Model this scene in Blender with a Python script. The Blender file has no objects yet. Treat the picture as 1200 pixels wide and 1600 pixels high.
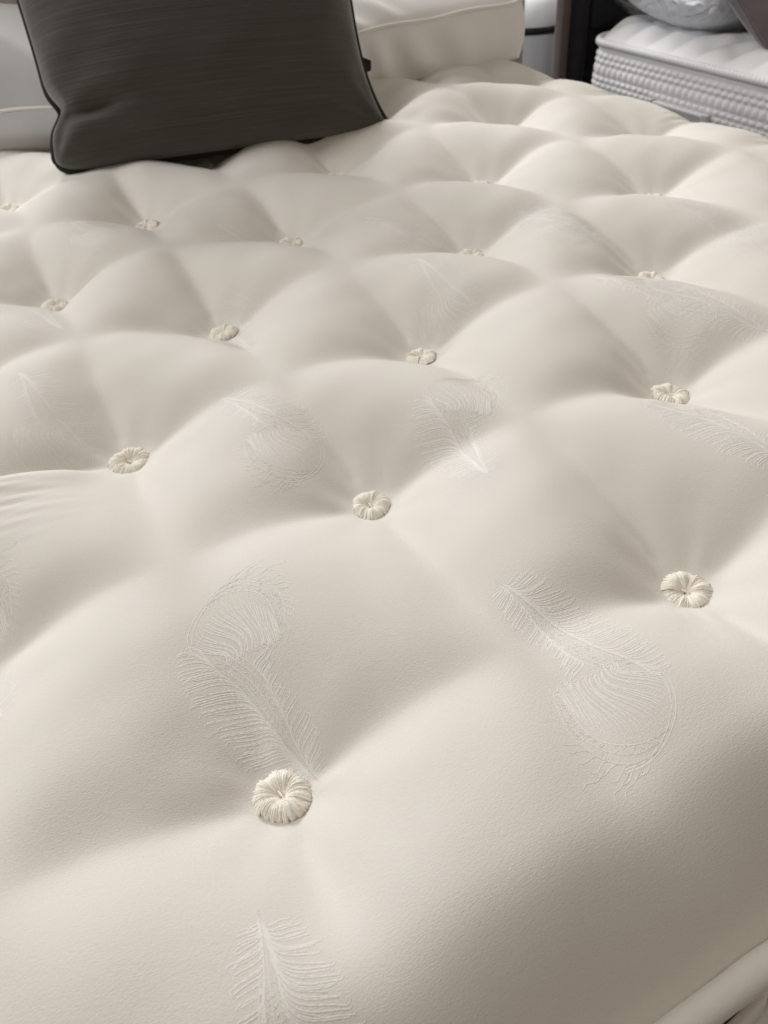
import bpy, bmesh, math, random
import numpy as np
from mathutils import Vector, Matrix

random.seed(7)
rng = np.random.default_rng(11)
sc = bpy.context.scene
C = sc.collection
PI = math.pi

# ------------------------------------------------------------------ camera
cam_d = bpy.data.cameras.new('camera')
cam = bpy.data.objects.new('camera', cam_d)
C.objects.link(cam)
right = Vector((0.8820423, -0.4663976, -0.0668923))
down = Vector((-0.3584299, -0.5720434, -0.7377631))
fwd = Vector((0.3058256, 0.6747145, -0.6717373))
rm = Matrix((right, -down, -fwd)).transposed()
cam.matrix_world = Matrix.Translation((-0.0226, -0.2141, 0.3786)) @ rm.to_4x4()
cam_d.sensor_fit = 'HORIZONTAL'
cam_d.sensor_width = 36.0
cam_d.lens = 36.06
cam_d.clip_start = 0.01
cam_d.clip_end = 100
cam_d.dof.use_dof = True
cam_d.dof.focus_distance = 0.50
cam_d.dof.aperture_fstop = 18.0
sc.camera = cam

# ------------------------------------------------------------------ light
w = bpy.data.worlds.new('World')
sc.world = w
w.use_nodes = True
w.node_tree.nodes['Background'].inputs[0].default_value = (1.0, 0.87, 0.70, 1)
w.node_tree.nodes['Background'].inputs[1].default_value = 0.265


def area(name, loc, target, sx, sy, energy, col):
    ld = bpy.data.lights.new(name, 'AREA')
    ld.shape = 'RECTANGLE'
    ld.size, ld.size_y = sx, sy
    ld.energy = energy
    ld.color = col
    o = bpy.data.objects.new(name, ld)
    C.objects.link(o)
    o.location = loc
    o.rotation_euler = (Vector(target) - Vector(loc)).to_track_quat('-Z', 'Y').to_euler()
    return o


area('window_light', (1.15, 4.4, 2.45), (0.3, 0.3, 0.0), 2.6, 1.3, 168, (0.985, 0.985, 1.0))
area('left_fill_light', (-1.9, 1.6, 2.0), (1.85, 1.35, -0.2), 1.4, 1.0, 50, (0.93, 0.96, 1.0))  # unseen fill, added to brighten the side of the neighbouring mattress

area('front_right_fill_light', (3.5, -1.5, 2.1), (2.0, 1.5, -0.1), 1.2, 1.0, 16, (0.93, 0.96, 1.0))  # weak fill added from the front right for the wrapped pillow and neighbouring bed

sc.view_settings.view_transform = 'Standard'
sc.view_settings.look = 'None'
sc.view_settings.exposure = 0.0
sc.view_settings.gamma = 1.0
sc.view_settings.use_curve_mapping = False


# ------------------------------------------------------------------ materials
def mat(name, col, rough=0.8, sheen=0.0, metallic=0.0, spec=0.3):
    m = bpy.data.materials.new(name)
    m.use_nodes = True
    b = m.node_tree.nodes['Principled BSDF']
    b.inputs['Base Color'].default_value = (*col, 1)
    b.inputs['Roughness'].default_value = rough
    b.inputs['Metallic'].default_value = metallic
    b.inputs['Specular IOR Level'].default_value = spec
    if sheen:
        b.inputs['Sheen Weight'].default_value = sheen
        b.inputs['Sheen Roughness'].default_value = 0.5
    return m, m.node_tree, b


def noise(nt, scale3, detail=3, rough=0.55, dist=0.0):
    tc = nt.nodes.new('ShaderNodeTexCoord')
    mp = nt.nodes.new('ShaderNodeMapping')
    mp.inputs['Scale'].default_value = scale3
    nz = nt.nodes.new('ShaderNodeTexNoise')
    nz.inputs['Scale'].default_value = 1.0
    nz.inputs['Detail'].default_value = detail
    nz.inputs['Roughness'].default_value = rough
    nz.inputs['Distortion'].default_value = dist
    nt.links.new(tc.outputs['Object'], mp.inputs['Vector'])
    nt.links.new(mp.outputs[0], nz.inputs['Vector'])
    return nz.outputs['Fac']


def ramp(nt, fac, stops):
    r = nt.nodes.new('ShaderNodeValToRGB')
    e = r.color_ramp.elements
    e[0].position, e[0].color = stops[0][0], (*stops[0][1], 1)
    e[1].position, e[1].color = stops[-1][0], (*stops[-1][1], 1)
    for p, c in stops[1:-1]:
        k = e.new(p)
        k.color = (*c, 1)
    nt.links.new(fac, r.inputs[0])
    return r.outputs[0]


def bump(nt, b, fac, strength, dist, prev=None):
    bp = nt.nodes.new('ShaderNodeBump')
    bp.inputs['Strength'].default_value = strength
    bp.inputs['Distance'].default_value = dist
    nt.links.new(fac, bp.inputs['Height'])
    if prev is not None:
        nt.links.new(prev, bp.inputs['Normal'])
    nt.links.new(bp.outputs[0], b.inputs['Normal'])
    return bp.outputs[0]


def fabric(name, c0, c1, grain=(420, 1100, 420), bs=0.35, bd=0.0006, rough=0.85, sheen=0.15, big=9.0):
    m, nt, b = mat(name, c0, rough, sheen, spec=0.15)
    n1 = noise(nt, (big, big, big), 3)
    nt.links.new(ramp(nt, n1, [(0.35, c0), (0.65, c1)]), b.inputs['Base Color'])
    bump(nt, b, noise(nt, grain, 3, 0.6), bs, bd)
    return m


# mattress damask: cream knit with a grain that runs along the width, a few specks of lint
M_damask, nt, b = mat('cream_damask', (0.78, 0.735, 0.665), 0.78, 0.12, spec=0.18)
n1 = noise(nt, (5, 5, 5), 3)
col = ramp(nt, n1, [(0.35, (0.775, 0.735, 0.67)), (0.65, (0.80, 0.76, 0.70))])
vor = nt.nodes.new('ShaderNodeTexVoronoi')
vor.inputs['Scale'].default_value = 26.0
tc = nt.nodes.new('ShaderNodeTexCoord')
nt.links.new(tc.outputs['Object'], vor.inputs['Vector'])
lt = nt.nodes.new('ShaderNodeMath'); lt.operation = 'LESS_THAN'; lt.inputs[1].default_value = 0.010
nt.links.new(vor.outputs['Distance'], lt.inputs[0])
sep = nt.nodes.new('ShaderNodeSeparateColor')
nt.links.new(vor.outputs['Color'], sep.inputs[0])
lt2 = nt.nodes.new('ShaderNodeMath'); lt2.operation = 'LESS_THAN'; lt2.inputs[1].default_value = 0.16
nt.links.new(sep.outputs[0], lt2.inputs[0])
mu = nt.nodes.new('ShaderNodeMath'); mu.operation = 'MULTIPLY'
nt.links.new(lt.outputs[0], mu.inputs[0]); nt.links.new(lt2.outputs[0], mu.inputs[1])
mx = nt.nodes.new('ShaderNodeMix'); mx.data_type = 'RGBA'
nt.links.new(mu.outputs[0], mx.inputs[0])
nt.links.new(col, mx.inputs[6])
mx.inputs[7].default_value = (0.22, 0.19, 0.15, 1)
nt.links.new(mx.outputs[2], b.inputs['Base Color'])
p = bump(nt, b, noise(nt, (560, 1900, 560), 2, 0.6, 0.2), 0.40, 0.0006)
bump(nt, b, noise(nt, (240, 760, 240), 2, 0.55, 0.3), 0.07, 0.0007, p)

M_thread = fabric('white_damask_thread', (0.865, 0.84, 0.79), (0.89, 0.865, 0.815), (700, 700, 700), 0.3, 0.0004, 0.5, 0.1)
M_yarn, nt, b = mat('cream_wool_yarn', (0.86, 0.78, 0.66), 0.85, 0.6, spec=0.15)
nt.links.new(ramp(nt, noise(nt, (160, 160, 160), 3), [(0.3, (0.94, 0.87, 0.75)), (0.7, (0.97, 0.93, 0.85))]), b.inputs['Base Color'])
bump(nt, b, noise(nt, (900, 900, 1400), 3, 0.6), 0.5, 0.0006)
M_border = fabric('cream_border_cloth', (0.74, 0.69, 0.63), (0.78, 0.73, 0.67))
M_white = fabric('white_cotton', (0.79, 0.765, 0.735), (0.82, 0.795, 0.765), (900, 900, 900), 0.3, 0.0004)
M_white_shaded = fabric('shaded_white_cotton', (0.43, 0.42, 0.41), (0.48, 0.465, 0.455), (900, 900, 900), 0.3, 0.0004)  # white cotton with the left pillow's shade put into its colour
M_pipecord = fabric('white_piping_cord', (0.76, 0.72, 0.67), (0.80, 0.76, 0.71), (900, 900, 900), 0.3, 0.0003)
# slub-woven charcoal cushion: horizontal ribs
M_char, nt, b = mat('charcoal_slub_weave', (0.045, 0.042, 0.036), 0.7, 0.45, spec=0.2)
nA = noise(nt, (7, 7, 900), 3, 0.6, 0.1)
nB = noise(nt, (3, 3, 130), 2, 0.5, 0.2)
nt.links.new(ramp(nt, nA, [(0.35, (0.042, 0.036, 0.029)), (0.6, (0.054, 0.047, 0.039)), (0.82, (0.088, 0.079, 0.067))]), b.inputs['Base Color'])
p = bump(nt, b, nA, 0.55, 0.0014)
bump(nt, b, nB, 0.35, 0.002, p)
M_charpipe = fabric('charcoal_piping', (0.016, 0.015, 0.014), (0.025, 0.023, 0.02), (900, 900, 900), 0.3, 0.0005, 0.8, 0.1)
M_black = mat('black_tag', (0.01, 0.01, 0.01), 0.5)[0]
M_zip = mat('dull_metal', (0.25, 0.24, 0.23), 0.35, metallic=1.0)[0]
M_q2 = fabric('white_quilt_knit', (0.90, 0.895, 0.89), (0.92, 0.915, 0.91), (700, 700, 700), 0.4, 0.0005)
M_q2top = fabric('white_quilt_top', (0.85, 0.84, 0.83), (0.88, 0.87, 0.86), (300, 300, 300), 0.5, 0.001, 0.6)
M_hand = mat('grey_satin_strap', (0.62, 0.61, 0.60), 0.3, spec=0.5)[0]
M_navy = fabric('black_upholstery', (0.012, 0.011, 0.014), (0.02, 0.018, 0.022), (600, 600, 600), 0.3, 0.0006, 0.65, 0.15)
M_taupe = fabric('taupe_velvet', (0.15, 0.118, 0.112), (0.19, 0.15, 0.142), (400, 400, 400), 0.3, 0.0008, 0.8, 0.3)
M_pink = fabric('pale_mauve_upholstery', (0.40, 0.345, 0.335), (0.50, 0.44, 0.425), (350, 350, 350), 0.5, 0.001, 0.85, 0.2, 60)
M_mauve = fabric('mauve_velvet', (0.105, 0.078, 0.082), (0.15, 0.115, 0.12), (500, 500, 500), 0.3, 0.0008, 0.7, 0.5)
M_silver, nt, b = mat('silver_satin', (0.62, 0.63, 0.66), 0.35, 0.1, metallic=0.0, spec=0.5)
bump(nt, b, noise(nt, (45, 45, 160), 3), 0.5, 0.003)
M_plastwhite = mat('white_wadding', (0.92, 0.93, 0.95), 0.55)[0]
M_crumple, nt, b = mat('crumpled_white_case', (0.92, 0.925, 0.945), 0.35, spec=0.5)
bump(nt, b, noise(nt, (22, 9, 22), 4, 0.55, 1.6), 0.9, 0.022)
M_band = mat('black_band', (0.02, 0.022, 0.022), 0.35)[0]
M_floor = fabric('dark_carpet', (0.03, 0.027, 0.026), (0.045, 0.04, 0.039), (300, 300, 300), 0.5, 0.003)
M_base = fabric('dark_divan_cloth', (0.014, 0.012, 0.014), (0.02, 0.018, 0.02), (500, 500, 500), 0.4, 0.001)

# clear plastic film
M_film = bpy.data.materials.new('clear_plastic_film')
M_film.use_nodes = True
nt = M_film.node_tree
nt.nodes.clear()
out = nt.nodes.new('ShaderNodeOutputMaterial')
ms = nt.nodes.new('ShaderNodeMixShader')
tr = nt.nodes.new('ShaderNodeBsdfTransparent'); tr.inputs[0].default_value = (0.93, 0.94, 0.96, 1)
gl = nt.nodes.new('ShaderNodeBsdfGlossy'); gl.inputs['Roughness'].default_value = 0.12
lw = nt.nodes.new('ShaderNodeLayerWeight'); lw.inputs[0].default_value = 0.16
ad = nt.nodes.new('ShaderNodeMath'); ad.operation = 'ADD'; ad.inputs[1].default_value = 0.06; ad.use_clamp = True
hf = nt.nodes.new('ShaderNodeMath'); hf.operation = 'MULTIPLY'; hf.inputs[1].default_value = 0.265
nt.links.new(lw.outputs['Fresnel'], hf.inputs[0]); nt.links.new(hf.outputs[0], ad.inputs[0])
nt.links.new(ad.outputs[0], ms.inputs[0])
nt.links.new(tr.outputs[0], ms.inputs[1]); nt.links.new(gl.outputs[0], ms.inputs[2])
nt.links.new(ms.outputs[0], out.inputs[0])
bp = nt.nodes.new('ShaderNodeBump'); bp.inputs['Strength'].default_value = 0.9; bp.inputs['Distance'].default_value = 0.012
fz = noise(nt, (30, 14, 30), 3, 0.5, 0.8)
nt.links.new(fz, bp.inputs['Height']); nt.links.new(bp.outputs[0], gl.inputs['Normal'])


# ------------------------------------------------------------------ mesh helpers
def link(name, me, material, parent=None, loc=(0, 0, 0)):
    o = bpy.data.objects.new(name, me)
    C.objects.link(o)
    if material:
        me.materials.append(material)
    o.location = loc
    if parent:
        o.parent = parent
    return o


def mesh_np(name, V, F, smooth=True):
    """V (n,3), F (m,k) equal-sized faces"""
    me = bpy.data.meshes.new(name)
    V = np.asarray(V, dtype=np.float32)
    F = np.asarray(F, dtype=np.int32)
    n, k = F.shape
    me.vertices.add(len(V))
    me.vertices.foreach_set('co', V.ravel())
    me.loops.add(n * k)
    me.loops.foreach_set('vertex_index', F.ravel())
    me.polygons.add(n)
    me.polygons.foreach_set('loop_start', np.arange(0, n * k, k, dtype=np.int32))
    me.polygons.foreach_set('loop_total', np.full(n, k, dtype=np.int32))
    me.polygons.foreach_set('use_smooth', np.full(n, smooth, dtype=bool))
    me.update(calc_edges=True)
    me.validate()
    return me


def grid_faces(nu, nv, base=0, wrap_u=False, flip=False):
    i = np.arange(nu if wrap_u else nu - 1)
    j = np.arange(nv - 1)
    I, J = np.meshgrid(i, j, indexing='ij')
    I2 = (I + 1) % nu
    f = np.stack([I * nv + J, I2 * nv + J, I2 * nv + J + 1, I * nv + J + 1], -1).reshape(-1, 4) + base
    return f[:, ::-1] if flip else f


def tube_np(path, radius, sides=8, closed=False, radmod=None):
    """vertices, faces of a tube along path (n,3)"""
    P = np.asarray(path, float)
    n = len(P)
    if closed:
        T = np.roll(P, -1, 0) - np.roll(P, 1, 0)
    else:
        T = np.gradient(P, axis=0)
    T /= np.linalg.norm(T, axis=1)[:, None] + 1e-12
    up = np.array([0.13, 0.21, 0.97]); up /= np.linalg.norm(up)
    A = np.cross(T, up); A /= np.linalg.norm(A, axis=1)[:, None] + 1e-9
    B = np.cross(A, T)
    r = np.broadcast_to(np.asarray(radius, float), (n,))
    th = np.linspace(0, 2 * PI, sides, endpoint=False)
    rr = r[:, None] * np.ones(sides)[None]
    if radmod is not None:
        rr = rr * radmod(np.arange(n)[:, None], th[None])
    V = P[:, None] + rr[..., None] * (np.cos(th)[None, :, None] * A[:, None] + np.sin(th)[None, :, None] * B[:, None])
    i = np.arange(n if closed else n - 1)
    j = np.arange(sides)
    I, J = np.meshgrid(i, j, indexing='ij')
    I2 = (I + 1) % n; J2 = (J + 1) % sides
    F = np.stack([I * sides + J, I * sides + J2, I2 * sides + J2, I2 * sides + J], -1).reshape(-1, 4)
    return V.reshape(-1, 3), F


def merge(parts):
    Vs, Fs, b = [], [], 0
    for v, f in parts:
        Vs.append(v); Fs.append(f + b); b += len(v)
    return np.concatenate(Vs), np.concatenate(Fs)


def smooth(x, a, b):
    t = np.clip((x - a) / (b - a), 0, 1)
    return t * t * (3 - 2 * t)


def wav(x, y, freq, n, seed, aniso=(1, 1)):
    """smooth band-limited noise, about -1..1"""
    r = np.random.default_rng(seed)
    s = np.zeros_like(x, dtype=float)
    for k in range(n):
        a = r.uniform(0, 2 * PI); f = freq * r.uniform(0.6, 1.5)
        s = s + np.sin(f * (np.cos(a) * x * aniso[0] + np.sin(a) * y * aniso[1]) + r.uniform(0, 2 * PI))
    return s / math.sqrt(n) * 0.8


def catmull(pts, n):
    P = np.asarray(pts, float)
    P = np.vstack([2 * P[0] - P[1], P, 2 * P[-1] - P[-2]])
    t = np.linspace(0, len(P) - 3 - 1e-9, n)
    k = t.astype(int); u = (t - k)[:, None]
    p0, p1, p2, p3 = P[k], P[k + 1], P[k + 2], P[k + 3]
    return 0.5 * (2 * p1 + (p2 - p0) * u + (2 * p0 - 5 * p1 + 4 * p2 - p3) * u ** 2 + (3 * p1 - p0 - 3 * p2 + p3) * u ** 3)


def thing(name, label, cat, loc=(0, 0, 0), rot=(0, 0, 0), group=None):
    o = bpy.data.objects.new(name, None)
    o.empty_display_size = 0.05
    C.objects.link(o)
    o.location = loc
    o.rotation_euler = rot
    o['label'] = label
    o['category'] = cat
    if group:
        o['group'] = group
    return o


# ------------------------------------------------------------------ setting
FLOOR_Z = -0.62
me = mesh_np('floor', [(-8, -6, FLOOR_Z), (9, -6, FLOOR_Z), (9, 9, FLOOR_Z), (-8, 9, FLOOR_Z)], [(0, 1, 2, 3)], False)
fl = link('floor', me, M_floor)
fl['kind'] = 'structure'

# ------------------------------------------------------------------ the tufted mattress
SW = 0.14            # half a tuft spacing along the width
SH = 0.16485         # row spacing along the length
X0, X1 = -0.42, 0.975
Y0, Y1 = -0.1705, 1.73
ZB = -0.27
HD = 0.049           # dome height
CR = 0.74            # height of the tuftless crossings, share of HD

# tufts that were seen: (column, row) -> place
SEEN = {(0, 0): (0.0, -0.002), (2, 0): (0.277, -0.003), (1, 1): (0.144, 0.176), (3, 1): (0.421, 0.165),
        (0, 2): (0.001, 0.329), (2, 2): (0.279, 0.336), (4, 2): (0.554, 0.335), (1, 3): (0.136, 0.487),
        (3, 3): (0.433, 0.492), (0, 4): (-0.001, 0.655), (2, 4): (0.279, 0.651), (1, 5): (0.145, 0.817), (0, 6): (-0.005, 1.001)}
TUFT = {}
for k in range(-2, 7):
    for j in range(0, 11):
        if (k + j) % 2 == 0:
            TUFT[(k, j)] = SEEN.get((k, j), (k * SW, j * SH))

NX, NY = 560, 760
gx = np.linspace(X0, X1, NX)
gy = np.linspace(Y0, Y1, NY)
GX, GY = np.meshgrid(gx, gy, indexing='ij')


def height(x, y):
    # lattice warp so that the creases run through the tufts where they really are
    dx = np.zeros_like(x); dy = np.zeros_like(x); ws = np.zeros_like(x) + 0.25
    for (k, j), (tx, ty) in SEEN.items():
        wgt = np.exp(-((x - tx) ** 2 + (y - ty) ** 2) / (2 * 0.06 ** 2))
        dx += wgt * (tx - k * SW); dy += wgt * (ty - j * SH); ws += wgt
    x2 = x - dx / ws; y2 = y - dy / ws
    # slight waviness of the creases away from the tufts
    tu = 0.5 * (1 + np.cos(PI * x2 / SW) * np.cos(PI * y2 / SH))       # 1 on tufts, 0 on open crossings
    wv = (1 - tu) * 0.010
    X = (x2 + wv * wav(x, y, 14, 6, 1)) / SW
    Y = (y2 + wv * wav(x, y, 14, 6, 2)) / SH
    dX = np.abs(X - np.round(X)); dY = np.abs(Y - np.round(Y))
    tuft = 0.5 * (1 + np.cos(PI * X) * np.cos(PI * Y))
    tuft = np.clip(tuft, 0, 1)
    # distance to the mattress edges
    ed = np.minimum(np.minimum(x - X0, X1 - x), np.minimum(y - Y0, Y1 - y))
    efoot = smooth(y, Y0, -0.03)
    eps = 0.095 - 0.08 * tuft ** 1.6
    epsX = eps + 0.22 * (1 - efoot)
    sX = np.sqrt(dX ** 2 + epsX ** 2) - epsX
    sY = np.sqrt(dY ** 2 + eps ** 2) - eps
    gX = 1 - (1 - sX / (np.sqrt(.25 + epsX ** 2) - epsX)) ** 2.9
    gY = 1 - (1 - sY / (np.sqrt(.25 + eps ** 2) - eps)) ** 2.9
    amp = HD * (1 + 0.10 * wav(x, y, 11, 7, 3))
    rise = np.ones_like(x)
    for (k, j), (tx, ty) in TUFT.items():
        ex = x - tx; ey = (y - ty) * SW / SH
        rr = np.hypot(ex, ey) + 1e-9
        s2 = np.sqrt((2 * ex * ey / rr ** 2) ** 2 + 0.015 + 0.75 * (rr / 0.12) ** 2)      # 0 along the creases
        star = np.clip(1 - s2, 0, 1) ** 1.7 * smooth(rr, 0.010, 0.026)
        re_ = rr * (1 - 0.48 * star)
        rise *= 1 - np.exp(-(re_ / 0.054) ** 1.45)
    gX = gX * efoot + (1 - efoot) * (0.75 + 0.25 * gX)
    z = amp * rise * (CR + (1 - CR) * (gX * gY + 1e-6) ** 0.85)
    # soft unevenness of the filling
    z += 0.0022 * wav(x, y, 24, 8, 4) * smooth(z, 0.008, 0.03)
    z += 0.0005 * wav(x, y, 90, 8, 5) * smooth(z, 0.012, 0.03)
    # rounded edges
    t = np.clip(1 - ed / 0.075, 0, 1)
    tf = np.clip(1 - (y - Y0) / 0.165, 0, 1)
    tr = np.clip(1 - (X1 - x) / 0.15, 0, 1)
    z = z * (1 - 0.48 * tr ** 1.3) - 0.012 * tr ** 1.6
    z = z * (1 - 0.75 * t ** 2) * (1 - 0.30 * tf ** 2.2) - np.where(y < 0, np.maximum(0.036 * t ** 2.6 * (ed < y - Y0 - 1e-6), 0.021 * tf ** 2.6 + 0.011 * t ** 2.6), 0.036 * t ** 2.6)
    # drawn-in fabric: fine pleats next to the edges and at the left
    m1 = np.exp(-(((x + 0.135) / 0.065) ** 2 + ((y - 0.283) / 0.036) ** 2))
    z += 0.0010 * m1 * (np.sin((y + 0.16 * x + 0.004 * wav(x, y, 34, 4, 6)) * 2 * PI / 0.013) + 0.6 * np.sin((y + 0.02 * x) * 2 * PI / 0.0083 + 1)) * np.clip(0.4 + 0.8 * wav(x, y, 45, 4, 7), 0, 1.4)
    m2 = np.exp(-((x - 0.93) / 0.035) ** 2) * np.exp(-(dY / 0.22) ** 2)
    z += 0.0012 * m2 * np.sin((y + 0.15 * x) * 2 * PI / 0.016)
    mk = smooth(-x, 0.012, 0.05)
    z += mk * (0.0055 * np.exp(-((y - 0.302) / 0.017) ** 2) - 0.0065 * np.exp(-np.abs(y - 0.331) / 0.007))
    # the pits under the tufts
    for (k, j), (tx, ty) in TUFT.items():
        r2 = (x - tx) ** 2 + (y - ty) ** 2
        f = np.exp(-r2 / (2 * 0.0135 ** 2))
        z = z * (1 - 0.92 * f) - 0.001 * f
        if -0.3 < tx < 0.7 and ty < 0.9:      # small puckers where the cloth is drawn in
            q = random.Random(k * 17 + j)
            an = np.arctan2(y - ty, x - tx); rr = np.sqrt(r2)
            pk = np.sin(q.choice((7, 9, 11)) * an + q.uniform(0, 6)) * np.clip(np.sin(2 * an + q.uniform(0, 6)) + 0.3 * np.sin(3 * an + q.uniform(0, 6)), 0, 1)
            z += 0.0004 * pk * np.exp(-((rr - 0.026) / 0.010) ** 2)
    return z


GZ = height(GX, GY)


def hz(x, y):
    """height of the built surface (bilinear on the grid)"""
    fx = np.clip((np.asarray(x) - X0) / (X1 - X0) * (NX - 1), 0, NX - 1.001)
    fy = np.clip((np.asarray(y) - Y0) / (Y1 - Y0) * (NY - 1), 0, NY - 1.001)
    i = fx.astype(int); j = fy.astype(int); u = fx - i; v = fy - j
    return (GZ[i, j] * (1 - u) * (1 - v) + GZ[i + 1, j] * u * (1 - v) + GZ[i, j + 1] * (1 - u) * v + GZ[i + 1, j + 1] * u * v)


ROOT = ((X0 + X1) / 2, (Y0 + Y1) / 2, ZB)
NEG = tuple(-c for c in ROOT)
mattress = thing('mattress', 'cream hand-tufted mattress with woven feather pattern and wool tufts filling the foreground', 'mattress', ROOT)

link('top_panel', mesh_np('top_panel', np.stack([GX, GY, GZ], -1).reshape(-1, 3), grid_faces(NX, NY)), M_damask, mattress, NEG)


def loop_path(x0, x1, y0, y1, r, step=0.006):
    pts = []
    cs = [(x1 - r, y0 + r, -PI / 2), (x1 - r, y1 - r, 0), (x0 + r, y1 - r, PI / 2), (x0 + r, y0 + r, PI)]
    for cx, cy, a0 in cs:
        for t in np.linspace(0, PI / 2, 9):
            pts.append((cx + r * math.cos(a0 + t), cy + r * math.sin(a0 + t)))
    pts = np.array(pts + [pts[0]])
    d = np.r_[0, np.cumsum(np.linalg.norm(np.diff(pts, axis=0), axis=1))]
    s = np.linspace(0, d[-1], int(d[-1] / step), endpoint=False)
    return np.stack([np.interp(s, d, pts[:, 0]), np.interp(s, d, pts[:, 1])], -1), s


# side border: slightly bulging wall between two pipings
xy, s = loop_path(X0, X1, Y0, Y1, 0.03, 0.012)
cen = np.array([(X0 + X1) / 2, (Y0 + Y1) / 2])
prof = [(-0.036, -0.002), (-0.045, 0.005), (-0.07, 0.008), (-0.11, 0.010), (-0.16, 0.010), (-0.21, 0.007), (-0.255, 0.002), (ZB, -0.006)]
nrm = np.stack([np.gradient(xy[:, 1]), -np.gradient(xy[:, 0])], -1)
nrm /= np.linalg.norm(nrm, axis=1)[:, None]
V = []
for (zz, off) in prof:
    wob = 0.003 * np.sin(s * 31) + 0.002 * np.sin(s * 57 + zz * 40)
    V.append(np.c_[xy + nrm * (off + wob * (0 if zz in (prof[0][0], ZB) else 1))[:, None] if np.ndim(wob) else xy, np.full(len(xy), zz)])
V = np.stack(V, 1).reshape(-1, 3)
link('border_panel', mesh_np('border_panel', V, grid_faces(len(xy), len(prof), wrap_u=True)), M_border, mattress, NEG)
for zz in (-0.0255, ZB + 0.004):
    P = np.c_[xy + nrm * 0.006, zz + 0.0012 * np.sin(s * 23)]
    v, f = tube_np(P, 0.0076 * (1 + 0.05 * np.sin(s * 61) * np.sin(s * 17 + 1) + 0.03 * np.sin(s * 140)), 10, True)
    link('piping', mesh_np('piping', v, f), M_border, mattress, NEG)


def strap_handle(parent, neg, xa, xb, y, z):
    """arched cloth handle standing off the foot border"""
    n = 24
    t = np.linspace(0, 1, n)
    xs = xa + (xb - xa) * t
    off = 0.008 * np.sin(PI * t) ** 0.35 - 0.003
    parts = []
    hh, th = 0.022, 0.003
    V = []
    for i in range(n):
        yy = y - off[i]
        for dz, dyy in ((-hh, 0), (-hh * .9, -th), (0, -th * 1.6), (hh * .9, -th), (hh, 0), (hh * .9, th), (0, th * 1.2), (-hh * .9, th)):
            V.append((xs[i], yy + dyy, z + dz))
    F = []
    for i in range(n - 1):
        for k in range(8):
            F.append((i * 8 + k, i * 8 + (k + 1) % 8, (i + 1) * 8 + (k + 1) % 8, (i + 1) * 8 + k))
    return link('handle', mesh_np('handle', V, F), M_border, parent, neg)


strap_handle(mattress, NEG, 0.04, 0.182, Y0 - 0.010, -0.095)


# ---- wool tufts
def tuft_mesh(seed):
    r = np.random.default_rng(seed)
    parts = []
    n = 104
    for k in range(n):
        a = 2 * PI * (k + r.uniform(-0.35, 0.35)) / n
        ro = 0.0152 + r.uniform(-0.0007, 0.0008) + 0.0010 * math.sin(2 * a + seed) + 0.0006 * math.sin(3 * a + 2 * seed)
        top = 0.0074 + r.uniform(-0.0006, 0.0006) + 0.0006 * math.sin(5 * a + seed) + 0.0005 * math.sin(9 * a + 2 * seed)
        sw = r.uniform(-0.20, 0.20) + 0.25 * math.sin(3 * a + seed)
        pr = np.array([(0.0009, 0.0016), (0.0030, 0.0034), (0.0062, top - 0.0014), (0.0098, top), (0.0130, top - 0.0014), (ro - 0.0004, top * 0.58), (ro, 0.0018), (ro - 0.0012, -0.0012)])
        pr = catmull(pr, 13)
        tt = np.linspace(0, 1, 13)
        aa = a + sw * (0.5 - tt) * (1.2 - tt)
        P = np.stack([pr[:, 0] * np.cos(aa), pr[:, 0] * np.sin(aa), pr[:, 1]], -1)
        rad = 0.00036 + 0.00036 * smooth(tt, 0, 0.6) + r.uniform(-0.00008, 0.00012)
        v, f = tube_np(P, rad, 6)
        parts.append((v, f))
    for k in range(70):          # loose fibres
        a = r.uniform(0, 2 * PI); r0 = r.uniform(0.006, 0.0155); ln = r.uniform(0.002, 0.0045); z0 = 0.0076 - max(0, r0 - 0.010) * 0.9
        p0 = np.array([r0 * math.cos(a), r0 * math.sin(a), z0]); dv = np.array([math.cos(a), math.sin(a), 0]) + r.normal(0, 0.7, 3)
        dv[2] = abs(dv[2]) * 0.7; dv /= np.linalg.norm(dv)
        v, f = tube_np([p0 - dv * 0.001, p0 + dv * ln * 0.5 + r.normal(0, 0.0004, 3), p0 + dv * ln], 0.00010, 3)
        parts.append((v, f))
    # the wound core under the strands
    prof = np.array([(0.0004, 0.0006), (0.0040, 0.0036), (0.0080, 0.0062), (0.0110, 0.0067), (0.0138, 0.0048), (0.0140, -0.0015)])
    th = np.linspace(0, 2 * PI, 32, endpoint=False)
    V = np.stack([prof[None, :, 0] * np.cos(th)[:, None], prof[None, :, 0] * np.sin(th)[:, None], np.broadcast_to(prof[None, :, 1], (32, 6))], -1).reshape(-1, 3)
    parts.append((V, grid_faces(32, 6, wrap_u=True)))
    return mesh_np('wool_tuft', *merge(parts))


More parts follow.
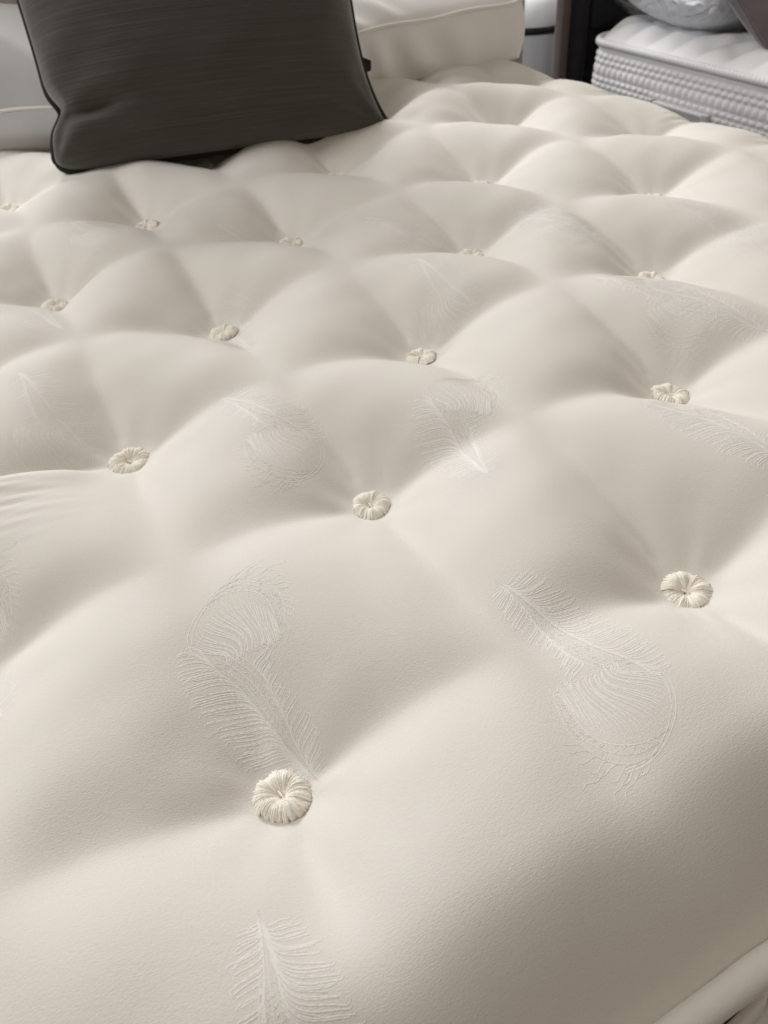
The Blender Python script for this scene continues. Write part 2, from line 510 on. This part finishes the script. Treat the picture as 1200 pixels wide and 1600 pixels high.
TM = [tuft_mesh(s) for s in (3, 8, 15, 21)]
for m_ in TM:
    m_.materials.append(M_yarn)
v, f = tube_np(catmull([(-0.0015, 0.0042, 0.0030), (-0.0006, 0.0016, 0.0046), (0.0006, -0.0016, 0.0048), (0.0014, -0.0040, 0.0036)], 10), 0.00055, 6)
BM_ = mesh_np('binding_thread', v, f)
BM_.materials.append(M_thread)
k_ = 0
for (k, j), (tx, ty) in sorted(TUFT.items(), key=lambda q: q[0][1] * 20 + q[0][0]):
    if k < -1 or j > 7 or (j > 6 and k < 2):
        continue
    r = random.Random(k * 31 + j * 7)
    o = bpy.data.objects.new('wool_tuft', TM[k_ % 4])
    C.objects.link(o)
    o.parent = mattress
    o.location = (tx - ROOT[0], ty - ROOT[1], float(hz(tx, ty)) - 0.0012 - ROOT[2])
    o.rotation_euler = (r.uniform(-0.14, 0.14), r.uniform(-0.14, 0.14), r.uniform(0, 6.28))
    sx = r.uniform(0.95, 1.10)
    o.scale = (sx * r.uniform(0.96, 1.05), sx * r.uniform(0.93, 1.02), r.uniform(0.8, 1.0))
    bt = bpy.data.objects.new('binding_thread', BM_)
    C.objects.link(bt)
    bt.parent = o
    bt.rotation_euler = (0, 0, r.uniform(-0.5, 0.5) - o.rotation_euler[2])
    k_ += 1


# ---- woven feathers: raised threads of the damask, drawn once in millimetres (quill tip at 0,0)
def bez(p0, p1, p2, p3, n):
    t = np.linspace(0, 1, n)[:, None]
    p0, p1, p2, p3 = map(np.asarray, (p0, p1, p2, p3))
    return (1 - t) ** 3 * p0 + 3 * (1 - t) ** 2 * t * p1 + 3 * (1 - t) * t * t * p2 + t ** 3 * p3


def feather_lines(seed=0):
    r = np.random.default_rng(seed)
    L = []     # (points, half width mm)
    SH_ = catmull([(0, 0), (-4.5, 22), (-7, 45), (-11, 70), (-18, 88), (-25, 99)], 80)
    tn = np.gradient(SH_, axis=0); tn /= np.linalg.norm(tn, axis=1)[:, None]
    nl = np.stack([-tn[:, 1], tn[:, 0]], -1)     # to the left
    tt = np.linspace(0, 1, 80)
    hw = 0.5 + 6.6 * smooth(tt, 0.0, 0.55)

    def sp(t, side=0.0):
        i = np.clip(t, 0, 1) * 79
        g = lambda A: np.array([np.interp(i, np.arange(80), A[:, 0]), np.interp(i, np.arange(80), A[:, 1])])
        return g(SH_) + g(nl) * side * np.interp(i, np.arange(80), hw), g(tn), g(nl)

    for k in (-1, -0.55, 0.0, 0.55, 1):
        i0 = 14 if abs(k) == 0.55 else 0
        L.append(((SH_ + nl * (hw * k)[:, None])[i0:], 0.30))
    # herringbone stitches inside the shaft
    for q in range(150):
        t = 0.30 + 0.70 * q / 150; kk = r.uniform(-0.95, 0.95)
        p, ta, nn = sp(t, kk)
        d = ta * 0.9 + nn * (0.9 if (q % 2) else -0.9)
        L.append((np.array([p - d, p, p + d]), 0.26))
    # left barbs
    le = catmull([(-14, 9), (-22, 15), (-28, 25), (-34, 36), (-40, 50), (-45, 63), (-48, 77), (-49, 91), (-46, 104), (-40, 111)], 40)
    nb = 58
    for i in range(nb):
        f = i / (nb - 1)
        e = le[int(f * 39)] * 1.0 + r.normal(0, 1.9, 2)
        p, ta, nn = sp(max(0.012 + 0.05 * r.random(), (e[1] - 26) / 99) + 0.02 * f, 0.9)
        d = np.linalg.norm(e - p)
        c1 = p + ta * d * 0.72 + nn * d * 0.02
        c2 = e + np.array([0.42 * d, 0.02 * d - 1.0 + r.normal(0, 1.5)])
        c = bez(p, c1, c2, e, 26)
        hk = r.uniform(0.8, 3.4)
        c = np.vstack([c, [e + (-0.5 * hk, -0.35 * hk), e + (-0.7 * hk, -0.9 * hk)]])
        L.append((c, 0.44))
        if i % 3 == 0 and i < nb - 3:
            e2 = e + np.array([r.uniform(4, 8), r.uniform(2, 6)])
            c = bez(p + ta * 2, c1 + (1, 2), c2 + (3, 2), e2, 18)
            L.append((c, 0.26))
    # right barbs, wavy with lifted ends
    re = catmull([(4, 8), (8, 17), (9, 28), (7, 40), (4, 52), (1, 62), (1, 71), (3, 79), (4, 84)], 40)
    nb = 46
    for i in range(nb):
        f = i / (nb - 1)
        e = re[int(f * 39)] + r.normal(0, 1.5, 2)
        p, ta, nn = sp(max(0.012 + 0.05 * r.random(), (e[1] - 22) / 99), -0.9)
        d = np.linalg.norm(e - p)
        c = bez(p, p + ta * d * 0.80 + nn * d * 0.04, e + np.array([-0.42 * d, -0.22 * d + r.normal(0, 0.8)]), e, 20)
        hk = r.uniform(1.2, 3.5)
        c = np.vstack([c, [e + (0.55 * hk, 0.35 * hk), e + (0.6 * hk, 1.0 * hk), e + (0.1 * hk, 1.4 * hk)][:r.integers(1, 4)]])
        L.append((c, 0.44))
    # the curl
    rim = [(-27, 92), (-36, 103), (-37.5, 117), (-29, 131), (-15, 141), (1, 146), (16, 144)]
    L.append((catmull(rim, 50), 0.40))
    L.append((catmull([(x * 0.95 + 0.4, y * 0.99 - 0.3) for x, y in rim], 50), 0.36))
    low = catmull([(-23, 97), (-17, 91.5), (-9, 92), (-2, 91), (5, 88), (11, 86), (17, 89)], 60)
    b0 = catmull([(-18, 138), (-4, 137), (9, 130), (17, 119), (18, 105), (16, 92)], 60)
    b1 = catmull([(-6, 144), (9, 142), (20, 133), (26, 120), (26, 107), (21, 93)], 60)
    L += [(b0, 0.36), (b1, 0.36), (0.5 * (b0 + b1), 0.26)]
    for q in range(90):
        t = r.uniform(0.08, 1); kk = r.uniform(0.05, 0.95)
        i = int(t * 59); p = b0[i] * kk + b1[i] * (1 - kk)
        ta = b0[min(i + 1, 59)] - b0[max(i - 1, 0)]; ta = ta / np.linalg.norm(ta); nn = np.array([-ta[1], ta[0]])
        d = ta * 0.8 + nn * (0.8 if q % 2 else -0.8)
        L.append((np.array([p - d, p, p + d]), 0.25))
    top = catmull([(-35.5, 112), (-33, 122), (-24, 132.5), (-14, 137), (-3, 135.5), (7, 130), (14.5, 121), (17, 110), (16.5, 101)], 60)
    nf = 34
    for i in range(nf):
        f = i / (nf - 1)
        p = top[int(f * 59)]; e = low[int((0.03 + 0.95 * f) * 59)] + r.normal(0, 0.9, 2) + (0, -2.5 * r.random())
        d = np.linalg.norm(e - p)
        c = bez(p, p + np.array([-0.30 * d * (1 - 0.6 * f), -0.34 * d]), e + np.array([0.34 * d * (1 - f) + 0.04 * d, 0.36 * d]), e, 24)
        c = np.vstack([c, [e + (1.2, -0.5), e + (2.0, 0.3)]]) if i % 2 else c
        c[:, 0] += 0.5 * np.sin(np.linspace(0, 5 + 3 * r.random(), len(c)))
        L.append((c, 0.44))
    fr = catmull([(8, 149), (20, 148), (29, 140), (33.5, 128), (34, 116), (31, 104), (27, 94), (19, 84)], 40)
    nf = 15
    for i in range(nf):
        f = i / (nf - 1)
        p = b1[int(f * 59)]; e = fr[int(f * 39)] + r.normal(0, 0.6, 2)
        i0 = int(f * 59)
        ta = b1[min(i0 + 1, 59)] - b1[max(i0 - 1, 0)]; ta = ta / np.linalg.norm(ta)
        d = np.linalg.norm(e - p)
        c = bez(p, p + ta * d * 0.5, e + ta * d * -0.1 + np.array([-0.2 * d, 0.1 * d]), e, 12)
        c = np.vstack([c, [e + ta * 1.6, e + ta * 2.8 + (-0.8, -0.4)]])
        L.append((c, 0.32))
    L.append((catmull([(6, 146), (15, 150), (21, 151), (25, 156)], 12), 0.3))
    L.append((catmull([(14, 145), (23, 149), (28, 150), (30, 155)], 12), 0.3))
    L.append((catmull([(24, 138), (32, 141), (38, 140), (42, 142)], 12), 0.3))
    return L


FL = feather_lines(5)
nfe = [0]


def feather(x, y, deg, sc_=0.92, lift=1.0, mirror=1):
    a = math.radians(deg); ca, sa = math.cos(a), math.sin(a)
    parts = []
    nfe[0] += 1
    for P, hwd in FL:
        P = P * 0.001 * sc_
        n = len(P)
        d = np.gradient(P, axis=0); d /= np.linalg.norm(d, axis=1)[:, None] + 1e-12
        nn = np.stack([-d[:, 1], d[:, 0]], -1)
        ww = hwd * 0.001 * sc_ * (0.62 if y > 0.39 and deg > 90 or y > 0.36 else 1.0) * (0.82 + 0.25 * np.sin(np.arange(n) * 2.4))
        if n > 6:
            ww = ww * (0.30 + 0.70 * smooth(np.arange(n) / n, 0, 0.35))
        ww[0] *= 0.4; ww[-1] *= 0.35
        rows = []
        for k, hh in ((-1, 0.00005), (0, 0.00017 * lift), (1, 0.00005)):
            q = P + nn * (ww * k)[:, None]
            qx = x + mirror * q[:, 0] * ca - q[:, 1] * sa
            qy = y + mirror * q[:, 0] * sa + q[:, 1] * ca
            rows.append(np.stack([qx, qy, np.full(n, hh)], -1))
        V = np.stack(rows, 1).reshape(-1, 3)
        parts.append((V, grid_faces(n, 3, flip=mirror > 0)))
    V, F = merge(parts)
    keep = (V[:, 0] > X0 + .01) & (V[:, 0] < X1 - .01) & (V[:, 1] > Y0 + .012) & (V[:, 1] < Y1)
    V[:, 2] += hz(V[:, 0], V[:, 1])
    F = F[keep[F].all(1)]
    if len(F) == 0:
        return
    used = np.unique(F); remap = np.zeros(len(V), int); remap[used] = np.arange(len(used))
    return link('woven_feather', mesh_np('woven_feather', V[used], remap[F]), M_thread, mattress, NEG)


for a in [(0.021, -0.008, 0), (0.161, 0.041, 180), (0.211, 0.121, -24), (0.086, 0.338, 188), (0.459, 0.318, 186),
          (0.338, 0.452, 165), (0.385, 0.022, -4), (-0.031, -0.060, 160), (-0.118, 0.100, 4), (-0.055, 0.448, 178),
          (-0.005, 0.510, 6), (0.139, 0.395, -6), (0.240, 0.590, 2), (0.047, 0.812, 186), (0.346, 0.596, 196),
          (0.530, 0.375, 4), (0.507, 0.515, 176), (0.635, 0.410, 184), (0.52, 0.16, 3)]:
    feather(*a, lift=0.55 if a[1] > 0.36 else 1.0)


# ------------------------------------------------------------------ bed bases under the mattresses
def divan(name, label, x0, x1, y0, y1, ztop):
    t = thing(name, label, 'bed base', ((x0 + x1) / 2, (y0 + y1) / 2, FLOOR_Z))
    bm = bmesh.new()
    bmesh.ops.create_cube(bm, size=1)
    zb = FLOOR_Z + 0.04
    bmesh.ops.scale(bm, vec=(x1 - x0, y1 - y0, ztop - zb), verts=bm.verts)
    bmesh.ops.translate(bm, vec=(0, 0, (ztop + zb) / 2 - FLOOR_Z), verts=bm.verts)
    bmesh.ops.bevel(bm, geom=bm.edges[:], offset=0.012, segments=3, affect='EDGES')
    me = bpy.data.meshes.new('divan_box'); bm.to_mesh(me); bm.free()
    link('divan_box', me, M_base, t)
    for sx in (-1, 1):
        for sy in (-1, 1):
            v, f = tube_np([(sx * ((x1 - x0) / 2 - .08), sy * ((y1 - y0) / 2 - .08), z) for z in (0, .02, .041)], 0.025, 12)
            link('foot', mesh_np('foot', v, f), M_black, t)
    return t


divan('bed_base', 'dark cloth divan base under the cream tufted mattress', X0 + .012, X1 - .012, Y0 + .014, Y1 - .01, ZB - 0.006)
divan('bed_base', 'dark cloth divan base under the white quilted mattress', 1.63, 2.98, -0.1, 1.70, -0.415)


# ------------------------------------------------------------------ cushions and pillows
def cushion_mesh(W, H, T, pinch=0.06, nu=90, nv=90, wr=0.0, seed=1, px=0.55, square=2.0, pz=1.0):
    """two-sided stuffed case in the XZ plane, bulging along -Y/+Y; bottom edge at z=0. Returns mesh data and edge loop."""
    u = np.linspace(-1, 1, nu); v = np.linspace(-1, 1, nv)
    U, Vv = np.meshgrid(u, v, indexing='ij')

    def outline(U, Vv):
        x = U * (1 - pinch * (1 - Vv ** 4) * np.abs(U) ** 2)
        z = Vv * (1 - pinch * pz * (1 - U ** 4) * np.abs(Vv) ** 2)
        rr = np.where((U > 0) & (Vv < 0), 0.04, 0.11)
        x = x * (1 - rr * (np.abs(U * Vv)) ** 8); z = z * (1 - rr * (np.abs(U * Vv)) ** 8)
        return x * W / 2, (z + 1) * H / 2
    x, z = outline(U, Vv)
    th = (np.clip(1 - np.abs(U) ** square, 0, 1) * np.clip(1 - np.abs(Vv) ** square, 0, 1)) ** px * T / 2
    # wrinkles running out of the corners and along the seams
    cr = np.zeros_like(U)
    for su in (-1, 1):
        for sv in (-1, 1):
            a = np.arctan2((Vv - sv) * -sv, (U - su) * -su)
            d = np.sqrt((U - su) ** 2 + (Vv - sv) ** 2)
            cr += np.sin(a * 9 + seed + su * 2 + sv) * np.exp(-(d / 0.5) ** 2) * smooth(d, 0.03, 0.2)
    edge = 1 - np.minimum(1 - np.abs(U), 1 - np.abs(Vv))
    cr += 0.7 * wav(U * 3, Vv * 3, 5, 8, seed + 9) * smooth(edge, 0.2, 0.8) * smooth(1 - edge, 0, 0.12)
    yf = -th - wr * cr * smooth(1 - edge, 0, .15); yb = th
    A = np.stack([x, yf, z], -1).reshape(-1, 3); B = np.stack([x, yb, z], -1).reshape(-1, 3)
    V, F = merge([(A, grid_faces(nu, nv)), (B, grid_faces(nu, nv, flip=True))])
    t = np.linspace(-1, 1, 80)[:-1]
    eu = np.r_[t, np.ones(79), -t, -np.ones(79)]; ev = np.r_[-np.ones(79), t, np.ones(79), -t]
    ex, ez = outline(eu, ev)
    return V, F, np.stack([ex, np.zeros_like(ex), ez], -1)


# charcoal cushion leaning on the pillows
a = np.array([0.074, 1.022]); b_ = np.array([0.538, 0.888])
mid = (a + b_) / 2; d = b_ - a
cush = thing('cushion', 'charcoal grey slub-weave cushion with dark piping leaning on the white pillows', 'cushion',
             (mid[0] - 0.006, mid[1] - 0.012, 0.021), (math.radians(-27), 0, math.atan2(d[1], d[0])))
V, F, E_ = cushion_mesh(0.518, 0.46, 0.215, 0.175, 110, 110, 0.0038, 4, 0.44, 2.0, 0.25)
# a deep tuck near the lower left corner
tk = np.exp(-(((V[:, 0] + 0.155) / 0.045) ** 2 + ((V[:, 2] - 0.075 - 0.12 * (V[:, 0] + 0.155)) / 0.011) ** 2))
V[:, 1] += np.where(V[:, 1] < 0, 1, 0) * 0.020 * tk
tk = np.exp(-(((V[:, 0] + 0.215) / 0.03) ** 2 + ((V[:, 2] - 0.085) / 0.018) ** 2))
V[:, 0] += 0.016 * tk
V[:, 0] -= np.where(V[:, 0] < 0, 0.030, 0.0) * (V[:, 2] / 0.46) * np.clip(-V[:, 0] / 0.1, 0, 1)
link('cover', mesh_np('cover', V, F), M_char, cush)
tk = np.exp(-(((E_[:, 0] + 0.23) / 0.03) ** 2 + ((E_[:, 2] - 0.085) / 0.018) ** 2))
E_[:, 0] += 0.016 * tk
E_[:, 0] -= np.where(E_[:, 0] < 0, 0.030, 0.0) * (E_[:, 2] / 0.46) * np.clip(-E_[:, 0] / 0.1, 0, 1)
v, f = tube_np(E_, 0.0054, 8, True)
link('piping', mesh_np('piping', v, f), M_charpipe, cush)
# folded care label on the right seam
q = np.array([(0.0, 0), (0.018, 0.006), (0.020, 0.018), (0.0, 0.028)])
V = [(0.2135 + x, yy, 0.085 + z) for yy in (-0.0015, 0.0015) for x, z in q]
link('care_tag', mesh_np('care_tag', V, [(0, 1, 2, 3), (7, 6, 5, 4), (0, 4, 5, 1), (1, 5, 6, 2), (2, 6, 7, 3), (3, 7, 4, 0)], False), M_black, cush)
for xx in (0.185, 0.215):
    v, f = tube_np([(xx, -0.002, 0.006), (xx + 0.001, -0.006, -0.001), (xx + 0.004, -0.008, -0.009)], [0.003, 0.0035, 0.002], 6)
    link('zip_pull', mesh_np('zip_pull', v, f), M_black, cush)


def box_pillow(name, label, loc, rz, W, D, H, seed, material, bulge=0.03, pipe_z=0.62, wr=0.0048):
    """soft box-edged pillow: front wall, piped seam, crowned top"""
    t = thing(name, label, 'pillow', loc, (0, 0, rz))
    n_s, n_p = 240, 46
    # rounded rectangle ring outline, W x D, front edge at y = 0
    xy, s = loop_path(-W / 2, W / 2, 0, D, 0.018, (2 * W + 2 * D) / n_s)
    n_s = len(xy)
    cc = np.array([0, D / 2])
    nr = np.stack([np.gradient(xy[:, 1]), -np.gradient(xy[:, 0])], -1); nr /= np.linalg.norm(nr, axis=1)[:, None]
    V = []
    tt = np.linspace(0, 1, n_p)
    for i, q in enumerate(tt):
        if q < 0.12:        # underside
            k = q / 0.12; P = cc + (xy - cc) * (0.75 + 0.23 * k); z = np.zeros(n_s) + 0.006 * (1 - k)
        elif q < 0.55:      # wall
            k = (q - 0.12) / 0.43
            P = xy + nr * (bulge * math.sin(PI * k) ** 0.8)
            fold = np.sin(s * 95 + 2.2 * np.sin(s * 17 + seed) + 3 * k) * np.clip(np.sin(s * 13 + seed * 2) + .25, 0, 1)
            z = np.full(n_s, H * pipe_z * k)
            P = P + nr * (wr * fold * math.sin(PI * k) ** 1.2)[:, None]
        else:               # crowned top
            k = (q - 0.55) / 0.45
            P = cc + (xy - cc) * (1 - k)
            ee = np.sin(PI / 2 * k) ** 0.75
            fold = np.sin(s * 70 + 2.5 * np.sin(s * 11 + seed * 3) + 6 * k) * np.clip(np.sin(s * 9 + seed) + .4, 0, 1)
            z = H * pipe_z + H * (1 - pipe_z) * ee + wr * 1.0 * fold * math.exp(-((k - .14) / .12) ** 2)
        V.append(np.c_[P, z])
    V = np.stack(V, 1).reshape(-1, 3)
    link('cover', mesh_np('cover', V, grid_faces(n_s, n_p, wrap_u=True)), material, t)
    P = np.c_[xy + nr * 0.0015, H * pipe_z + 0.0015 * np.sin(s * 40 + seed)]
    v, f = tube_np(P, 0.0030, 8, True)
    link('piping', mesh_np('piping', v, f), M_pipecord, t)
    return t


rp = box_pillow('pillow', 'white box-edged pillow with piped seam right of the charcoal cushion', (0.60, 1.105, 0.022), math.radians(1.5), 0.69, 0.55, 0.165, 2, M_white, 0.010, 0.56, 0.0075)
V = [(0.338 + 0.016 * a_ + dx_, 0.02 + 0.03 * b_c, 0.092 + 0.022 * c_) for dx_ in (0, 0.0008) for a_, b_c, c_ in ((0, 0, 0), (1, 0.3, -0.15), (1, 1.3, 0.85), (0, 1, 1))]
link('paper_tag', mesh_np('paper_tag', V, [(0, 1, 2, 3), (7, 6, 5, 4), (0, 4, 5, 1), (1, 5, 6, 2), (2, 6, 7, 3), (3, 7, 4, 0)], False), M_plastwhite, rp)
box_pillow('pillow', 'white box-edged pillow behind the left side of the charcoal cushion', (-0.10, 1.255, 0.020), math.radians(-24), 0.58, 0.46, 0.17, 5, M_white_shaded, 0.03, 0.36)


# ------------------------------------------------------------------ headboards
def slab(bm, x0, x1, y0, y1, z0, z1, bev=0.01, seg=3):
    r = bmesh.ops.create_cube(bm, size=1)
    vs = r['verts']
    bmesh.ops.scale(bm, vec=(x1 - x0, y1 - y0, z1 - z0), verts=vs)
    bmesh.ops.translate(bm, vec=((x0 + x1) / 2, (y0 + y1) / 2, (z0 + z1) / 2), verts=vs)
    es = list({e for v in vs for e in v.link_edges})
    bmesh.ops.bevel(bm, geom=es, offset=bev, segments=seg, affect='EDGES', profile=0.6)


def slab_obj(name, dims, material, parent, neg, bev=0.01):
    bm = bmesh.new(); slab(bm, *dims, bev)
    for f_ in bm.faces:
        f_.smooth = True
    me = bpy.data.meshes.new(name); bm.to_mesh(me); bm.free()
    return link(name, me, material, parent, neg)


hb = thing('headboard', 'pale mauve upholstered headboard edge showing right of the white pillows', 'headboard', (0.3, 1.80, FLOOR_Z))
hn = (-0.3, -1.80, -FLOOR_Z)
slab_obj('panel', (-0.80, 1.372, 1.765, 1.82, FLOOR_Z + .02, 0.46), M_pink, hb, hn, 0.012)
slab_obj('end_trim', (1.373, 1.418, 1.760, 1.825, FLOOR_Z, 0.465), M_pink, hb, hn, 0.008)
v, f = tube_np([(1.372, 1.757, z) for z in np.linspace(FLOOR_Z + .02, 0.46, 30)], 0.0035, 8)
link('seam_cord', mesh_np('seam_cord', v, f), M_taupe, hb, hn)

hb2 = thing('headboard', 'black padded headboard with taupe side post behind the white quilted mattress', 'headboard', (2.2, 1.80, FLOOR_Z))
hn2 = (-2.2, -1.80, -FLOOR_Z)
slab_obj('side_post', (1.572, 1.598, 1.79, 1.83, FLOOR_Z, 0.14), M_taupe, hb2, hn2, 0.006)
slab_obj('back_board', (1.600, 3.02, 1.80, 1.84, FLOOR_Z + .02, 0.12), M_navy, hb2, hn2, 0.01)
slab_obj('edge_rail', (1.60, 1.632, 1.75, 1.799, FLOOR_Z + .02, 0.12), M_navy, hb2, hn2, 0.012)
xx = 1.636
while xx < 2.9:
    slab_obj('padded_panel', (xx, xx + 0.36, 1.735, 1.799, -0.115, 0.12), M_navy, hb2, hn2, 0.028)
    slab_obj('lower_panel', (xx, xx + 0.36, 1.755, 1.799, FLOOR_Z + .02, -0.117), M_navy, hb2, hn2, 0.012)
    xx += 0.364

# ------------------------------------------------------------------ the second mattress
BX, BZ = 1.60, -0.125
m2 = thing('mattress', 'white quilted mattress with bubble-knit side and rope edge on the neighbouring bed', 'mattress', (2.3, 0.75, -0.41))
n2 = (-2.3, -0.75, 0.41)
YB0, YB1 = -0.15, 1.705
XB1 = 3.0
xy, s = loop_path(BX, XB1, YB0, YB1, 0.07, 0.0028)
nr = np.stack([np.gradient(xy[:, 1]), -np.gradient(xy[:, 0])], -1); nr /= np.linalg.norm(nr, axis=1)[:, None]
zz = np.arange(-0.41, BZ - 0.004, 0.0025)
S_, Z_ = np.meshgrid(s, zz, indexing='ij')
dpt = BZ - Z_             # distance below the rope edge
cell = 0.0145
off = np.zeros_like(S_)
per = 0.056
k = (dpt - 0.022) % per
inb = (k < 2 * cell) & (dpt > 0.022)
row = np.floor(k / cell)
bub = np.abs(np.sin(PI * (S_ / 0.022 + 0.5 * (row % 2)))) * np.abs(np.sin(PI * k / cell))
rib = np.abs(np.sin(PI * S_ / 0.022)) ** 0.6 * np.abs(np.sin(PI * np.clip((k - 2 * cell) / (per - 2 * cell), 0, 1))) ** 0.6
off = np.where(inb, 0.0072 * np.sqrt(bub), np.where(dpt > 0.022, 0.0090 * rib ** 0.8 * 0.6 + 0.002 * rib, 0.004 * np.sin(PI * np.clip(dpt / 0.022, 0, 1)) ** .7))
off += 0.010 * np.sin(PI * np.clip(dpt / 0.28, 0, 1)) - 0.002
V = np.stack([xy[:, None, 0] + nr[:, None, 0] * off, xy[:, None, 1] + nr[:, None, 1] * off, Z_], -1)
vis = (xy[:, 0] < BX + 0.9) & (xy[:, 1] > 0.2)
link('bubble_border', mesh_np('bubble_border', V.reshape(-1, 3), grid_faces(len(xy), len(zz), wrap_u=True)), M_q2, m2, n2)
# rope edge
P = np.c_[xy + nr * 0.003, np.full(len(xy), BZ)]
sp_ = s[1] - s[0]
v, f = tube_np(P, 0.0088, 12, True, lambda i, th: 1 + 0.26 * np.sin(i * sp_ * 2 * PI / 0.011 + 2 * th))
link('rope_piping', mesh_np('rope_piping', v, f), M_q2, m2, n2)
# quilted top
ux = np.linspace(BX + 0.004, XB1 - 0.004, 260); uy = np.linspace(YB0 + 0.004, YB1 - 0.004, 340)
UX, UY = np.meshgrid(ux, uy, indexing='ij')
# pull the corners of the sheet in so that it follows the rounded outline
ed = np.minimum(np.minimum(UX - BX, XB1 - UX), np.minimum(UY - YB0, YB1 - UY))
qx = (UX - BX) / 0.16; qy = (UY + 0.35 * UX + 0.02 * np.sin(UX * 30)) / 0.085
puff = np.abs(np.sin(PI * qy)) ** 0.6 * (0.55 + 0.45 * np.abs(np.sin(PI * qx)) ** 0.6)
Z = BZ + 0.002 + 0.030 * (1 - np.exp(-ed / 0.045)) + 0.022 * puff * smooth(ed, 0.0, 0.05) + 0.005 * wav(UX, UY, 75, 8, 31) * smooth(ed, 0.01, 0.06)
r_ = 0.075
CXs = np.where(UX < BX + r_, BX + r_, np.where(UX > XB1 - r_, XB1 - r_, UX)); CYs = np.where(UY < YB0 + r_, YB0 + r_, np.where(UY > YB1 - r_, YB1 - r_, UY))
vx = UX - CXs; vy = UY - CYs; l2 = np.hypot(vx, vy); li = np.maximum(np.abs(vx), np.abs(vy))
sc2 = np.where(l2 > 1e-6, li / np.maximum(l2, 1e-6), 1)
link('quilted_top', mesh_np('quilted_top', np.stack([CXs + vx * sc2, CYs + vy * sc2, Z], -1).reshape(-1, 3), grid_faces(260, 340)), M_q2top, m2, n2)
# woven strap handle on the side
hx, hya, hyb, hzc = BX - 0.017, 1.225, 1.425, -0.238
hd = slab_obj('handle', (hx - 0.004, hx + 0.003, hya, hyb, hzc - 0.019, hzc + 0.019), M_hand, m2, n2, 0.0025)
for ya, yb in ((hya - 0.006, hya + 0.014), (hyb - 0.014, hyb + 0.006)):
    slab_obj('handle_tab', (hx - 0.010, hx + 0.006, ya, yb, hzc - 0.023, hzc + 0.023), M_hand, hd, (0, 0, 0), 0.003)
for zc in (hzc - 0.016, hzc + 0.016):
    slab_obj('handle_trim', (hx - 0.0068, hx - 0.0042, hya + 0.0145, hyb - 0.0145, zc - 0.003, zc + 0.003), M_q2, hd, (0, 0, 0), 0.001)

# pillow in its plastic bag
pw = thing('wrapped_pillow', 'white pillow in a shiny clear plastic bag lying on the quilted mattress', 'pillow', (1.87, 1.455, -0.092), (0, 0, math.radians(-5)))
V, F, E_ = cushion_mesh(0.52, 0.36, 0.19, 0.03, 120, 90, 0.005, 12, 0.42)
# lay it down: its bulge becomes the height
def lay(V, lift=0.0):
    return np.stack([V[:, 0], V[:, 2] - 0.18, -V[:, 1] * 1.0 + 0.085 + lift], -1)
Vp = lay(V)
Vp[:, 2] += 0.005 * np.sin(Vp[:, 0] * 120 + 3 * np.sin(Vp[:, 1] * 22)) * smooth(-Vp[:, 1], -0.05, 0.12) * smooth(Vp[:, 2], 0.05, 0.12)
Vp[:, 2] = np.maximum(Vp[:, 2], 0.0)
link('pillow_body', mesh_np('pillow_body', Vp, F), M_crumple, pw)
V, F, E_ = cushion_mesh(0.56, 0.40, 0.205, 0.02, 120, 90, 0.009, 23, 0.36)
Vp = lay(V, 0.004)
Vp[:, 1] -= 0.0
Vp[:, 2] += (0.005 * np.sin(Vp[:, 0] * 70 + 4 * np.sin(Vp[:, 1] * 30 + 1)) + 0.003 * np.sin(Vp[:, 0] * 190 + 5 * np.sin(Vp[:, 1] * 24))) * smooth(Vp[:, 2], 0.04, 0.12)
Vp[:, 2] = np.maximum(Vp[:, 2], -0.001)
link('plastic_bag', mesh_np('plastic_bag', Vp, F), M_film, pw)

# mauve velvet cushion at the right
mc = thing('cushion', 'mauve velvet cushion with a seam beside the plastic-wrapped pillow', 'cushion', (1.86, 1.165, -0.088), (math.radians(-50), 0, math.radians(6)))
V, F, E_ = cushion_mesh(0.44, 0.42, 0.15, 0.05, 60, 60, 0.003, 6, 0.5)
link('cover', mesh_np('cover', V, F), M_mauve, mc)
v, f = tube_np(E_, 0.004, 8, True)
link('piping', mesh_np('piping', v, f), M_mauve, mc)


# ------------------------------------------------------------------ silver drum in the gap between the headboards
dr = thing('storage_drum', 'silver satin drum with black band and white top between the headboards', 'drum', (2.15, 2.72, FLOOR_Z))
th = np.linspace(0, 2 * PI, 72, endpoint=False)


def lathe(name, prof, material, wob=0.0):
    prof = np.array(prof)
    n = len(prof)
    rr = prof[None, :, 0] * (1 + wob * np.sin(th * 9)[:, None] + wob * .7 * np.sin(th * 17 + 1)[:, None])
    V = np.stack([rr * np.cos(th)[:, None], rr * np.sin(th)[:, None], np.broadcast_to(prof[None, :, 1], rr.shape)], -1).reshape(-1, 3)
    return link(name, mesh_np(name, V, grid_faces(72, n, wrap_u=True)), material, dr)


zt = -0.30 - FLOOR_Z
lathe('body', [(0.001, 0.0), (0.15, 0.002), (0.155, 0.01), (0.157, 0.1), (0.156, zt - 0.06), (0.154, zt)], M_silver, 0.006)
lathe('band', [(0.150, zt - 0.001), (0.158, zt), (0.160, zt + 0.004), (0.160, zt + 0.018), (0.157, zt + 0.022), (0.150, zt + 0.023)], M_band)
lathe('top', [(0.152, zt + 0.0225), (0.154, zt + 0.03), (0.152, zt + 0.06), (0.140, zt + 0.10), (0.10, zt + 0.13), (0.04, zt + 0.14), (0.001, zt + 0.141)], M_plastwhite, 0.004)

sc.render.engine = 'CYCLES'
